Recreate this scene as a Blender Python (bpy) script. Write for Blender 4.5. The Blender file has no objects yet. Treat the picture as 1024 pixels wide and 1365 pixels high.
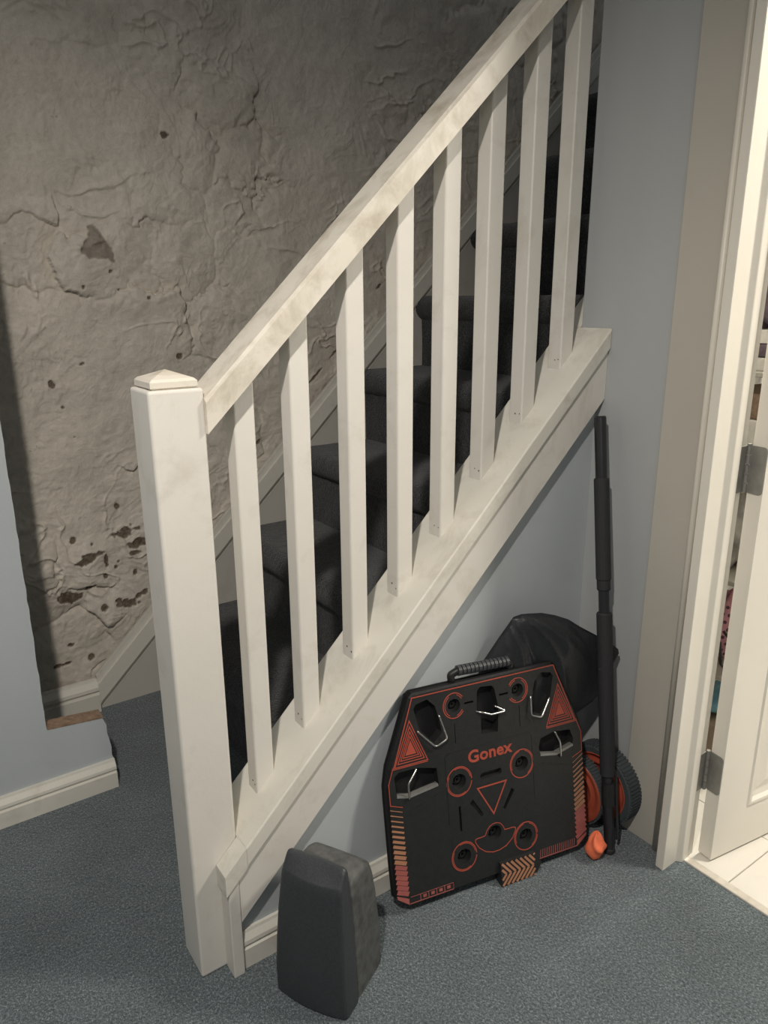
import bpy, bmesh, math, random
import numpy as np
from mathutils import Vector, Matrix, geometry
R_ = random.Random(7)
SC = bpy.context.scene
COL = SC.collection

# ------------------------------------------------------------------ camera
cam_d = bpy.data.cameras.new('camera')
cam = bpy.data.objects.new('camera', cam_d)
COL.objects.link(cam)
RT = Vector((0.81713, -0.57643, -0.00531)); UP = Vector((0.16517, 0.22529, 0.96019)); FW = Vector((0.55229, 0.78547, -0.27930))
m = Matrix.Identity(4)
for i in range(3):
    m[i][0] = RT[i]; m[i][1] = UP[i]; m[i][2] = -FW[i]
m[0][3], m[1][3], m[2][3] = -0.34483, -1.09414, 1.23235
cam.matrix_world = m
cam_d.sensor_fit = 'HORIZONTAL'; cam_d.sensor_width = 36.0; cam_d.lens = 985.23 / 1024 * 36.0
cam_d.clip_start = 0.02
SC.camera = cam

# ------------------------------------------------------------------ world, lamps, exposure
w = bpy.data.worlds.new('world'); SC.world = w; w.use_nodes = True
w.node_tree.nodes['Background'].inputs[0].default_value = (0.90, 0.94, 1.0, 1)
w.node_tree.nodes['Background'].inputs[1].default_value = 0.17

def lamp(name, kind, loc, energy, color, size=0.08, target=None, spot=None):
    l = bpy.data.lights.new(name, kind); l.energy = energy; l.color = color
    if kind in ('POINT', 'SPOT'): l.shadow_soft_size = size
    if kind == 'AREA': l.shape = 'DISK'; l.size = size
    if spot: l.spot_size = math.radians(spot[0]); l.spot_blend = spot[1]
    o = bpy.data.objects.new(name, l); COL.objects.link(o); o.location = loc
    d = Vector(target) - Vector(loc) if target else Vector((0, 0, -1))
    o.rotation_euler = d.to_track_quat('-Z', 'Y').to_euler()
    return o
lamp('ceiling_downlight', 'SPOT', (-0.53, -0.93, 2.10), 100, (1.0, 0.925, 0.845), 0.035, (0.10, 0.15, 0.10), (124, 1.0))
lamp('side_room_lamp', 'AREA', (1.75, -1.25, 2.15), 36, (1.0, 0.92, 0.81), 0.35, (1.3, -0.7, 0.4))
lamp('gap_fill_light', 'AREA', (2.25, -.30, 2.2), 42, (1.0, 0.93, 0.82), 0.2, (1.3, -.2, .5))  # added light with no known source, brightens the clutter in the door gap
lamp('room_fill_light', 'AREA', (-1.0, -2.2, 2.2), 5, (1.0, 0.95, 0.88), 0.5, (-0.6, -0.2, 0.6))  # added weak fill from behind the camera, no known fixture there

SC.view_settings.view_transform = 'Standard'; SC.view_settings.look = 'None'
SC.view_settings.exposure = 0.0; SC.view_settings.gamma = 1.0
SC.view_settings.use_curve_mapping = False

# ------------------------------------------------------------------ materials
class NT:
    def __init__(s, name):
        s.m = bpy.data.materials.new(name); s.m.use_nodes = True
        s.t = s.m.node_tree; s.b = s.t.nodes['Principled BSDF']
    def n(s, k, **kw):
        x = s.t.nodes.new(k)
        for a, v in kw.items(): setattr(x, a, v)
        return x
    def l(s, a, b): s.t.links.new(a, b)
    def coord(s):
        return s.n('ShaderNodeTexCoord').outputs['Object']
    def noise(s, co, scale, detail=3, rough=.55, dist=0):
        x = s.n('ShaderNodeTexNoise'); s.l(co, x.inputs['Vector'])
        x.inputs['Scale'].default_value = scale; x.inputs['Detail'].default_value = detail
        x.inputs['Roughness'].default_value = rough; x.inputs['Distortion'].default_value = dist
        return x.outputs['Fac']
    def ramp(s, f, stops):
        x = s.n('ShaderNodeValToRGB'); s.l(f, x.inputs['Fac'])
        e = x.color_ramp.elements
        while len(e) < len(stops): e.new(.5)
        for i, (p, c) in enumerate(stops):
            e[i].position = p; e[i].color = (*c, 1) if len(c) == 3 else c
        return x.outputs['Color']
    def mix(s, f, a, b, mode='MIX'):
        x = s.n('ShaderNodeMix', data_type='RGBA', blend_type=mode)
        for so, v in ((x.inputs[0], f), (x.inputs[6], a), (x.inputs[7], b)):
            if isinstance(v, (int, float)): so.default_value = v
            elif isinstance(v, tuple): so.default_value = (*v, 1)
            else: s.l(v, so)
        return x.outputs[2]
    def bump(s, h, strength=.3, dist=.01, prev=None):
        x = s.n('ShaderNodeBump'); s.l(h, x.inputs['Height'])
        x.inputs['Strength'].default_value = strength; x.inputs['Distance'].default_value = dist
        if prev: s.l(prev, x.inputs['Normal'])
        return x.outputs['Normal']
    def fin(s, col, rough=.5, nrm=None, metal=0, spec=.5):
        if isinstance(col, tuple): s.b.inputs['Base Color'].default_value = (*col, 1)
        else: s.l(col, s.b.inputs['Base Color'])
        if isinstance(rough, (int, float)): s.b.inputs['Roughness'].default_value = rough
        else: s.l(rough, s.b.inputs['Roughness'])
        s.b.inputs['Metallic'].default_value = metal
        s.b.inputs['Specular IOR Level'].default_value = spec
        if nrm: s.l(nrm, s.b.inputs['Normal'])
        return s.m

def paint(name, col, dirt=(.38, .33, .24), amount=.35, lo=.56, hi=.78, rough=.45, brush=.12, specks=True, scale=9):
    """old brush painted wood or plaster: faint brush relief, grubby marks, tiny chips"""
    t = NT(name); co = t.coord()
    f = t.noise(co, scale, 6, .65, .4)
    msk = t.ramp(f, [(lo, (0, 0, 0)), (hi, (amount,) * 3)])
    c = t.mix(msk, col, dirt)
    big = t.ramp(t.noise(co, 2.3, 2), [(.3, (.94, .94, .93)), (.7, (1.0, 1.0, 1.0))])
    c = t.mix(1.0, c, big, 'MULTIPLY')
    if specks:
        sp = t.ramp(t.noise(co, 95, 4, .7, 1.0), [(.76, (0, 0, 0)), (.80, (.55, .55, .55))])
        c = t.mix(sp, c, (.12, .09, .06))
    b = t.bump(t.noise(co, 38, 4), brush, .004)
    b = t.bump(t.noise(co, 7, 2), .12, .01, b)
    return t.fin(c, rough, b, spec=.35)

M = {}
M['wood'] = paint('white_gloss_paint', (.705, .68, .625), amount=.38, lo=.54)
M['rail'] = paint('grubby_white_paint', (.71, .67, .585), dirt=(.30, .25, .16), amount=.55, lo=.47, hi=.72, scale=13)
M['capw'] = paint('scuffed_white_paint', (.70, .68, .61), dirt=(.36, .32, .24), amount=.45, lo=.50, hi=.74, scale=11)
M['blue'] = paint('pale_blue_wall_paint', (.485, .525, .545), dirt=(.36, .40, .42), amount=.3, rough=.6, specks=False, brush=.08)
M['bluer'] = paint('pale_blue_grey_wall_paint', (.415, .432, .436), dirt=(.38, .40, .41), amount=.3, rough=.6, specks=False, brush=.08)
M['skirt'] = paint('skirting_paint', (.70, .68, .61), amount=.35, rough=.4)
M['string'] = paint('wall_string_paint', (.56, .54, .49), dirt=(.32, .28, .2), amount=.3)
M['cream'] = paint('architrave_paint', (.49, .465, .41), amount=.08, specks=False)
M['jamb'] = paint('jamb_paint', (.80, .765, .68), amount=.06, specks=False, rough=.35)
M['door'] = paint('door_paint', (.80, .765, .685), amount=.05, specks=False, rough=.35, brush=.04)
M['ceil'] = paint('ceiling_paint', (.72, .72, .70), specks=False, amount=.05)

def carpet(name, dark, mid, light):
    t = NT(name); co = t.coord()
    mp = t.n('ShaderNodeMapping'); t.l(co, mp.inputs['Vector']); mp.inputs['Rotation'].default_value = (0, 0, .6); mp.inputs['Scale'].default_value = (1, .62, 1)
    v = mp.outputs['Vector']
    f = t.mix(.5, t.noise(v, 420, 2, .8), t.noise(co, 190, 3, .8))
    c = t.ramp(f, [(.34, dark), (.5, mid), (.68, light)])
    g = t.ramp(t.noise(co, 5, 3), [(.3, (.82, .82, .82)), (.7, (1.1, 1.1, 1.1))])
    c = t.mix(1.0, c, g, 'MULTIPLY')
    b = t.bump(t.noise(v, 230, 3, .7), .9, .006)
    b = t.bump(t.noise(co, 22, 3), .35, .012, b)
    m_ = t.fin(c, .95, b, spec=.15)
    t.b.inputs['Sheen Weight'].default_value = .25; t.b.inputs['Sheen Roughness'].default_value = .5
    return m_
M['carpet'] = carpet('blue_grey_carpet', (.028, .040, .045), (.090, .118, .128), (.36, .41, .43))
M['stair'] = carpet('charcoal_stair_carpet', (.009, .010, .011), (.032, .035, .037), (.13, .14, .14))

def stone():
    t = NT('painted_rubble_wall'); co = t.coord()
    at = t.n('ShaderNodeAttribute', attribute_name='chip')
    base = t.ramp(t.noise(co, 3.0, 5, .6, .5), [(.3, (.53, .485, .415)), (.55, (.63, .58, .50)), (.75, (.70, .645, .56))])
    fine = t.ramp(t.noise(co, 60, 4, .6), [(.35, (.93, .93, .93)), (.65, (1.04, 1.04, 1.04))])
    base = t.mix(1.0, base, fine, 'MULTIPLY')
    sp = t.ramp(t.noise(co, 26, 5, .7), [(.70, (0, 0, 0)), (.74, (.55, .55, .55))])
    base = t.mix(sp, base, (.22, .185, .14))
    rub = t.ramp(t.noise(co, 90, 5, .7), [(.3, (.075, .055, .038)), (.55, (.17, .135, .10)), (.8, (.28, .235, .175))])
    c = t.mix(at.outputs['Fac'], base, rub)
    b = t.bump(t.noise(co, 17, 7, .62, 1.2), .42, .016)
    b = t.bump(t.noise(co, 60, 5, .6), .35, .006, b)
    return t.fin(c, .55, b, spec=.3)
M['stone'] = stone()

def plain(name, col, rough=.5, metal=0, spec=.5, nscale=40, bump=.1, var=.12):
    t = NT(name); co = t.coord()
    f = t.ramp(t.noise(co, nscale, 3), [(.3, tuple(c * (1 - var) for c in col)), (.7, tuple(min(1, c * (1 + var)) for c in col))])
    return t.fin(f, rough, t.bump(t.noise(co, nscale * 2, 3), bump, .002), metal, spec)
M['black'] = plain('black_moulded_plastic', (.020, .021, .021), .42, spec=.4, nscale=90, bump=.15)
M['blackd'] = plain('black_recess_plastic', (.010, .010, .011), .6, spec=.3)
M['speaker'] = plain('dull_black_plastic', (.040, .045, .049), .42, nscale=160, bump=.25)  # black lifted a little so the colour carries some lens haze
M['speaker2'] = plain('dusty_black_plastic', (.085, .088, .085), .6, nscale=55, bump=.3, var=.35)
M['foam'] = plain('black_foam', (.022, .023, .025), .75, nscale=200, bump=.4)
M['tube'] = plain('dark_metal_tube', (.05, .052, .055), .3, metal=.6)
M['cloth'] = plain('black_nylon_cloth', (.022, .024, .027), .36, nscale=120, bump=.2, spec=.35)
M['red'] = plain('red_orange_print', (.40, .075, .045), .5, nscale=30, bump=.0, var=.08)
M['amber'] = plain('orange_tan_print', (.40, .19, .105), .5, nscale=30, bump=.0, var=.1)
M['pink'] = plain('dull_red_print', (.34, .10, .085), .5, nscale=30, bump=.0, var=.1)
M['orange'] = plain('bright_orange_fabric', (.90, .20, .09), .6, nscale=60, bump=.3)
M['orangep'] = plain('orange_plastic', (.42, .085, .045), .45, nscale=30)
M['tyre'] = plain('grey_black_rubber', (.055, .066, .072), .75)
M['steel'] = plain('bright_steel_wire', (.72, .71, .68), .22, metal=1.0, nscale=80)
M['hinge'] = plain('dull_pewter_hinge', (.30, .295, .27), .5, metal=.5, nscale=50)
M['rawwood'] = plain('raw_brown_board_edge', (.27, .185, .125), .8, nscale=70, bump=.4, var=.3)
M['tile'] = paint('white_marbled_tile', (.80, .77, .70), dirt=(.55, .53, .49), amount=.4, rough=.2, specks=False, scale=5, brush=.02)
M['grout'] = plain('pale_grout', (.60, .57, .51), .9)
M['thresh'] = plain('pale_threshold_strip', (.62, .58, .50), .35)
M['tan'] = plain('tan_cardboard', (.42, .33, .25), .8)
M['bluepack'] = plain('blue_packet', (.16, .38, .50), .35)
M['pinkbag'] = plain('pink_fabric', (.56, .27, .33), .7)
M['plum'] = plain('dark_plum_print', (.10, .04, .07), .7)
M['sack'] = plain('grey_polythene', (.36, .35, .33), .25, nscale=18, bump=.8, var=.4)
M['paper'] = plain('white_paper', (.75, .72, .66), .7)
M['dark'] = plain('dark_cable', (.02, .02, .02), .5)
M['mag'] = plain('purple_grey_cloth', (.16, .12, .15), .7, var=.5, nscale=25)

# ------------------------------------------------------------------ mesh helpers
def link(name, bm, mat, parent=None, smooth=False, world=True):
    bmesh.ops.recalc_face_normals(bm, faces=bm.faces)
    me = bpy.data.meshes.new(name)
    bm.to_mesh(me); bm.free()
    if smooth:
        for p in me.polygons: p.use_smooth = True
    if smooth == 'auto':
        me.set_sharp_from_angle(angle=math.radians(32))
    mats = mat if isinstance(mat, (list, tuple)) else [mat]
    for q in mats: me.materials.append(q)
    o = bpy.data.objects.new(name, me); COL.objects.link(o)
    if parent:
        o.parent = parent
        if world: o.matrix_parent_inverse = PI[parent.name].copy()
    PI[o.name] = Matrix.Identity(4)
    return o
PI = {}
def thing(name, label, cat, loc, group=None):
    o = bpy.data.objects.new(name, None); COL.objects.link(o); o.location = loc
    o.empty_display_size = .05
    o['label'] = label; o['category'] = cat
    if group: o['group'] = group
    PI[o.name] = Matrix.Translation(Vector(loc)).inverted()
    return o
def tag(o, label=None, cat=None, kind=None, group=None):
    if label: o['label'] = label
    if cat: o['category'] = cat
    if kind: o['kind'] = kind
    if group: o['group'] = group
    return o
def struct(o, label=None, cat='structure'):
    o['kind'] = 'structure'
    if label: o['label'] = label; o['category'] = cat
    return o
def bevel(bm, r, seg=2, ang=.5):
    es = [e for e in bm.edges if len(e.link_faces) == 2 and e.calc_face_angle(0) > ang]
    if es: bmesh.ops.bevel(bm, geom=es, offset=r, segments=seg, profile=.5, affect='EDGES', clamp_overlap=True)
def prism(bm, poly, a, b, fn, bev=0):
    """poly: 2-D points; fn(u, v, t) -> 3-D; extruded from t=a to t=b"""
    n = len(poly)
    A = [bm.verts.new(fn(u, v, a)) for u, v in poly]; B = [bm.verts.new(fn(u, v, b)) for u, v in poly]
    bm.faces.new(A); bm.faces.new(B[::-1])
    for i in range(n): bm.faces.new((A[i], B[i], B[(i + 1) % n], A[(i + 1) % n]))
XZ = lambda u, v, t: (u, t, v)      # drawn in x,z and extruded along y
XY = lambda u, v, t: (u, v, t)
YZ = lambda u, v, t: (t, u, v)
def pr(poly, a, b, fn=XZ, bev=0, seg=2):
    bm = bmesh.new(); prism(bm, poly, a, b, fn)
    bmesh.ops.recalc_face_normals(bm, faces=bm.faces)
    if bev: bevel(bm, bev, seg)
    return bm
def box(x0, x1, y0, y1, z0, z1, bev=0, seg=2):
    return pr([(x0, y0), (x1, y0), (x1, y1), (x0, y1)], z0, z1, XY, bev, seg)
def tube(bm, pts, r, seg=12, caps=True):
    pts = [Vector(p) for p in pts]; rings = []
    rr = r if isinstance(r, (list, tuple)) else [r] * len(pts)
    up = None
    for i, p in enumerate(pts):
        if i == 0: d = pts[1] - p
        elif i == len(pts) - 1: d = p - pts[i - 1]
        else: d = (pts[i + 1] - p).normalized() + (p - pts[i - 1]).normalized()
        d.normalize()
        if up is None:
            up = Vector((0, 0, 1)) if abs(d.z) < .9 else Vector((1, 0, 0))
        s = d.cross(up).normalized(); u = s.cross(d).normalized(); up = u
        rings.append([bm.verts.new(p + (s * math.cos(2 * math.pi * k / seg) + u * math.sin(2 * math.pi * k / seg)) * rr[i]) for k in range(seg)])
    for a, b in zip(rings, rings[1:]):
        for k in range(seg): bm.faces.new((a[k], a[(k + 1) % seg], b[(k + 1) % seg], b[k]))
    if caps: bm.faces.new(rings[0][::-1]); bm.faces.new(rings[-1])
def tub(pts, r, seg=12):
    bm = bmesh.new(); tube(bm, pts, r, seg); return bm
def jag(a, b, n, amp, rnd=R_):
    return [(a[0] + (b[0] - a[0]) * i / n + rnd.uniform(-amp, amp), a[1] + (b[1] - a[1]) * i / n) for i in range(1, n)]

# ------------------------------------------------------------------ numpy noise
_rs = np.random.RandomState(3)
_tab = _rs.rand(256, 256)
def vnoise(x, y):
    xi = np.floor(x).astype(int); yi = np.floor(y).astype(int); fx = x - xi; fy = y - yi
    fx = fx * fx * (3 - 2 * fx); fy = fy * fy * (3 - 2 * fy)
    g = lambda a, b: _tab[a % 256, b % 256]
    return (g(xi, yi) * (1 - fx) + g(xi + 1, yi) * fx) * (1 - fy) + (g(xi, yi + 1) * (1 - fx) + g(xi + 1, yi + 1) * fx) * fy
def fbm(x, y, o=4, g=.5):
    s = 0; a = 1; t = 0
    for k in range(o):
        s = s + a * vnoise(x * 2 ** k + 17.3 * k, y * 2 ** k + 9.1 * k); t += a; a *= g
    return s / t
def grid_mesh(name, P, mat, attr=None, smooth=True):
    ny, nx, _ = P.shape
    idx = np.arange(nx * ny).reshape(ny, nx)
    f = np.stack([idx[:-1, :-1], idx[:-1, 1:], idx[1:, 1:], idx[1:, :-1]], -1).reshape(-1, 4)
    me = bpy.data.meshes.new(name)
    me.vertices.add(nx * ny); me.vertices.foreach_set('co', P.reshape(-1).astype(np.float32))
    me.loops.add(len(f) * 4); me.loops.foreach_set('vertex_index', f.reshape(-1).astype(np.int32))
    me.polygons.add(len(f)); me.polygons.foreach_set('loop_start', np.arange(0, len(f) * 4, 4, dtype=np.int32))
    me.update(calc_edges=True)
    if attr is not None:
        a = me.attributes.new('chip', 'FLOAT', 'POINT'); a.data.foreach_set('value', attr.reshape(-1).astype(np.float32))
    if smooth: me.polygons.foreach_set('use_smooth', np.ones(len(f), bool))
    me.materials.append(mat)
    o = bpy.data.objects.new(name, me); COL.objects.link(o)
    return o

# ================================================================== SETTING
Y_STONE = 1.12
# --- rough painted rubble wall behind the stairs
xs = np.concatenate([np.linspace(-.75, -.14, 60, endpoint=False), np.linspace(-.14, 1.1, 480, endpoint=False), np.linspace(1.1, 2.3, 260, endpoint=False), np.linspace(2.3, 3.1, 60)])
zs = np.concatenate([np.linspace(-.02, 2.05, 700, endpoint=False), np.linspace(2.05, 3.2, 120)])
X, Z = np.meshgrid(xs, zs)
wx = X + .26 * (fbm(X * 4.5, Z * 4.5, 5, .6) - .5); wz = Z + .24 * (fbm(X * 4.5 + 50, Z * 4.5 + 20, 5, .6) - .5)
pts = []
rr = random.Random(21)
row = 0; z = -.2
while z < 3.4:
    h = rr.uniform(.12, .2); x = -1.0 + rr.uniform(0, .2)
    while x < 3.4:
        wd = rr.uniform(.15, .36); pts.append((x + wd / 2, z + h / 2 + rr.uniform(-.02, .02), rr.uniform(-1, 1), rr.uniform(-1, 1), rr.uniform(-1, 1))); x += wd
    z += h
P_ = np.array(pts)
F1 = np.full(X.shape, 9.); F2 = np.full(X.shape, 9.); ID = np.zeros(X.shape, int)
for i, p in enumerate(P_):
    d_ = np.sqrt(((wx - p[0]) * .62) ** 2 + (wz - p[1]) ** 2)
    nearer = d_ < F1
    F2 = np.where(nearer, F1, np.minimum(F2, d_)); ID = np.where(nearer, i, ID); F1 = np.where(nearer, d_, F1)
edge = F2 - F1
crease = np.exp(-(edge / .010) ** 2)
mask = np.clip((fbm(X * 3.1 + 7, Z * 3.1 + 3, 3) - .50) * 6, 0.0, 1)
tilt = P_[ID, 2] * (X - P_[ID, 0]) * .10 + P_[ID, 3] * (Z - P_[ID, 1]) * .12 + P_[ID, 4] * .008
dome = np.clip(edge / .06, 0, 1) ** .6
soft = np.clip((fbm(X * 5 + 31, Z * 5 + 77, 3) - .42) * 4, 0, 1)
hgt = mask * (dome * .008 + tilt * .9) - crease * mask * soft * .0045
hgt += .030 * (fbm(X * 2.4, Z * 2.4, 3) - .5)
rx_ = X * 6 + 2.2 * fbm(X * 5, Z * 5, 3); rz_ = Z * 8 + 2.2 * fbm(X * 5 + 40, Z * 5, 3)
rid = np.abs(fbm(rx_, rz_, 4, .55) - .5)
rsel = np.clip((fbm(X * 4 + 90, Z * 4, 3) - .45) * 5, 0, 1)
hgt += .008 * np.exp(-(rid / .022) ** 2) * rsel
ter = fbm(X * 8 + 11 + 1.5 * fbm(X * 6, Z * 6, 2), Z * 8 + 5, 4, .55)
hgt += .010 * (np.floor(ter * 9) / 9 + np.clip((ter * 9 % 1) * 4 - 1.5, 0, 1) / 9 - .5) * np.clip((fbm(X * 3.3 + 12, Z * 3.3 + 60, 3) - .40) * 5, 0, 1) * 2.0
hgt += .016 * (fbm(X * 10, Z * 10, 4, .52) - .5) + .0022 * (fbm(X * 48 + 2 * fbm(X * 9, Z * 9, 2), Z * 24, 3) - .5)
chips = [(.241, .545, .0337, .0144, 15), (.14, .49, .0353, .010, 18), (.275, .508, .0246, .0172, 20), (.181, .468, .0062, .0237, -5), (.067, .375, .0254, .0201, 0), (.259, .478, .0195, .0061, 0), (.095, .554, .0074, .0089, 0), (.125, .394, .013, .0051, 20), (.234, .314, .0313, .0106, -10), (.275, .337, .0209, .0081, 20), (.16, .324, .0095, .0095, 0), (.172, .421, .0063, .0068, 0), (.206, .443, .0048, .0051, 0), (.216, .461, .0048, .0051, 0), (.104, .168, .0094, .0089, 0), (.049, .224, .0082, .0052, 0), (.263, .411, .0057, .0061, 0), (.143, .53, .0046, .0049, 0), (.203, .335, .008, .0053, 0), (.232, .63, .0071, .0074, 0),
         (.093, 1.004, .0083, .0103, 0), (.115, .938, .0062, .0041, 0), (.177, 1.056, .0086, .0032, 10), (.199, 1.262, .0055, .0084, 0), (.299, 1.256, .0032, .0032, 0), (.379, 1.234, .006, .0041, 0), (.135, .853, .0047, .0021, 0), (.281, 1.306, .0048, .0039, 0), (.468, 1.672, .0126, .0083, 10), (.458, 1.065, .0082, .0078, 0), (.837, 1.192, .0086, .0055, 0),
         (.93, .975, .03, .004, 42), (1.01, 1.05, .02, .004, 42), (.70, .77, .012, .004, 40), (1.2, 1.27, .02, .004, 40), (.02, .165, .02, .004, 5)]
nz = fbm(X * 45, Z * 45, 3) - .5; nz2 = fbm(X * 90 + 9, Z * 90, 2) - .5
chip = np.zeros(X.shape)
for cx, cz, rx, rz, a in chips:
    c_, s_ = math.cos(math.radians(a)), math.sin(math.radians(a))
    u = (X - cx) * c_ + (Z - cz) * s_; v = -(X - cx) * s_ + (Z - cz) * c_
    dd = np.sqrt((u / (rx * 1.08)) ** 2 + (v / (rz * 1.08)) ** 2) + 1.7 * nz + 1.0 * nz2
    chip = np.maximum(chip, np.clip((1.0 - dd) * 6, 0, 1))
big = [(.2303, 1.4187), (.2463, 1.4246), (.2671, 1.4015), (.2678, 1.3864), (.2867, 1.3641), (.2946, 1.3257), (.2719, 1.3368), (.2327, 1.3374), (.2068, 1.3467), (.2024, 1.3616), (.2188, 1.3846), (.2316, 1.3963)]
ins = np.zeros(X.shape, bool); sd = np.full(X.shape, 9.)
for i in range(len(big)):
    (x0, z0), (x1, z1) = big[i], big[i - 1]
    ins ^= ((z0 > Z) != (z1 > Z)) & (X < (x1 - x0) * (Z - z0) / (z1 - z0 + 1e-9) + x0)
    t_ = np.clip(((X - x0) * (x1 - x0) + (Z - z0) * (z1 - z0)) / ((x1 - x0) ** 2 + (z1 - z0) ** 2), 0, 1)
    sd = np.minimum(sd, np.hypot(X - x0 - t_ * (x1 - x0), Z - z0 - t_ * (z1 - z0)))
sd = np.where(ins, sd, -sd) + .009 * nz + .006 * nz2
chip = np.maximum(chip, np.clip(sd / .003 + .5, 0, 1) * .68)
hgt -= chip * .005
Yv = Y_STONE - hgt
stone_o = grid_mesh('wall_back', np.stack([X, Yv, Z], -1), M['stone'], chip)
struct(stone_o, 'rough rubble wall painted greyish beige with brown flaked patches behind the stairs', 'wall')

# --- carpeted floor
bm = box(-2.6, 1.008, -2.8, 1.20, -.04, 0); floor = link('floor', bm, M['carpet']); struct(floor, 'blue-grey speckled fitted carpet across the whole floor', 'carpet')

# --- side-room floor with separate tiles, threshold strip
sub = link('floor_side_room', box(1.008, 3.6, -2.8, .10, -.04, -.006), M['grout']); struct(sub, 'pale tiled floor beyond the open door', 'floor')
tb = box(0, 1, 0, 1, 0, 1)
tx = [1.026, 1.36, 1.69, 2.02, 2.35, 2.68, 3.01, 3.34]; ty = [.05, -.115, -.4415, -.768, -1.095, -1.42, -1.75, -2.08, -2.4]
tile_mesh = None
xs_t = [1.026, 1.228, 1.555, 1.88, 2.21, 2.54, 2.87, 3.2, 3.55]
for i in range(len(xs_t) - 1):
    for j in range(len(ty) - 1):
        x0, x1, y1, y0 = xs_t[i] + .0012, xs_t[i + 1] - .0012, ty[j] - .0012, ty[j + 1] + .0012
        o = link('tile', box(x0, x1, y0, y1, -.010, 0, .0012, 1), M['tile'], sub)
tb.free()
th = link('trim_1', box(1.006, 1.026, -1.12, -.346, -.01, .004, .002), M['thresh']); struct(th, 'pale threshold strip between carpet and white tiles', 'threshold')

# --- left partition wall with opening, low part and its raw top
lw = [(-2.6, 0), (.046, 0)] + jag((.046, 0), (.030, .2), 9, .003) + [(.024, .200), (-.107, .214)] + \
     jag((-.107, .214), (-.107, 1.2), 40, .0012) + [(-.107, 1.2), (-.107, 2.36), (-2.6, 2.36)]
lwo = link('wall_left', pr(lw, .69, .732), M['blue']); struct(lwo, 'pale blue partition wall at the left with a rough cut edge', 'wall')
lt = [(-.106, .2135), (.024, .1995), (.026, .2035), (-.106, .2175)]
o = link('trim_2', pr(lt, .690, .735, XZ), M['rawwood']); struct(o, 'raw brown top edge of the low wall stub', 'trim')

def skirting(name, x0, x1, yf, z0, h, th=.016, mat=None, end=None):
    """moulded skirting running along x with its face at y = yf - th"""
    prof = [(yf, z0), (yf - th, z0), (yf - th, z0 + h * .55), (yf - th * .72, z0 + h * .585), (yf - th * .72, z0 + h * .64), (yf - th * .95, z0 + h * .68), (yf - th * .9, z0 + h * .78), (yf - th * .45, z0 + h * .93), (yf - th * .35, z0 + h), (yf, z0 + h)]
    o = link(name, pr(prof, x0, x1, YZ), mat or M['skirt'])
    return struct(o)
struct(skirting('baseboard_left', -2.6, .040, .69, 0, .078, .018), 'moulded white skirting along the foot of the left blue wall', 'skirting')
struct(skirting('baseboard_back', -.74, .105, 1.105, 0, .105, .028), 'deep cream skirting behind the low blue wall stub', 'skirting')

# --- wall under the stairs
sp = [(.072, 0), (1.0, 0), (1.0, 1.09), (.072, .18)]
o = link('wall_under_stairs', pr(sp, -.010, .0), M['blue']); struct(o, 'pale blue triangular wall below the sloping stair string', 'wall')
struct(skirting('baseboard_under_stairs', .0725, .90, -.010, 0, .077, .018), 'white skirting at the foot of the wall under the stairs', 'skirting')

# --- right wall, side wall of the upper flight, header
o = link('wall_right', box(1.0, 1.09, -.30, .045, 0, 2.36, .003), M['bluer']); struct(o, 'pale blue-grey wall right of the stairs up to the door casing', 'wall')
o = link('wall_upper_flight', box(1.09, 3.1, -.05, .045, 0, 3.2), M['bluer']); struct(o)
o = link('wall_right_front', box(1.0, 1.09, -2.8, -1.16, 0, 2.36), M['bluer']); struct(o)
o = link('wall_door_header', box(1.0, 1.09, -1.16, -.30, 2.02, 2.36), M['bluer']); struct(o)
o = link('ceiling', box(-2.6, 1.09, -2.8, .1, 2.36, 2.42), M['ceil']); struct(o)
o = link('ceiling_side_room', box(1.09, 3.6, -2.8, .0, 2.36, 2.42), M['ceil']); struct(o)
o = link('wall_side_room_back', box(1.09, 3.6, -.06, -.05, 0, 2.36), M['ceil']); struct(o)
o = link('wall_side_room_far', box(3.55, 3.6, -2.8, .05, 0, 2.36), M['ceil']); struct(o)
# --- door casing: flat architrave, bead, lining with stop
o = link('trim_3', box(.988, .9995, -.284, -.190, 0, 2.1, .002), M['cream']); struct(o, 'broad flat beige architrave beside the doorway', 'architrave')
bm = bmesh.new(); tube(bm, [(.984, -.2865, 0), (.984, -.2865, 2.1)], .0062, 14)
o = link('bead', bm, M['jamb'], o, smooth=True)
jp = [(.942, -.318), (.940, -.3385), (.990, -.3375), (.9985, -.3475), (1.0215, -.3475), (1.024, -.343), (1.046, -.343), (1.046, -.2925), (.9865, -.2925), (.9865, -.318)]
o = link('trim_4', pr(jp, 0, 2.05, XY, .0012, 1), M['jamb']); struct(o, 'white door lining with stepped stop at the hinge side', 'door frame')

# ------------------------------------------------------------------ door
H0 = Vector((1.0500, -.3850, .007)); DV = Vector((.9893, -.1459, 0)); DN = Vector((.1459, .9893, 0))
def dfn(u, v, t):            # u along door, v up, t depth from the front face into the door
    p = H0 + DV * u + DN * t; return (p.x, p.y, H0.z + v)
bm = bmesh.new()
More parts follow.
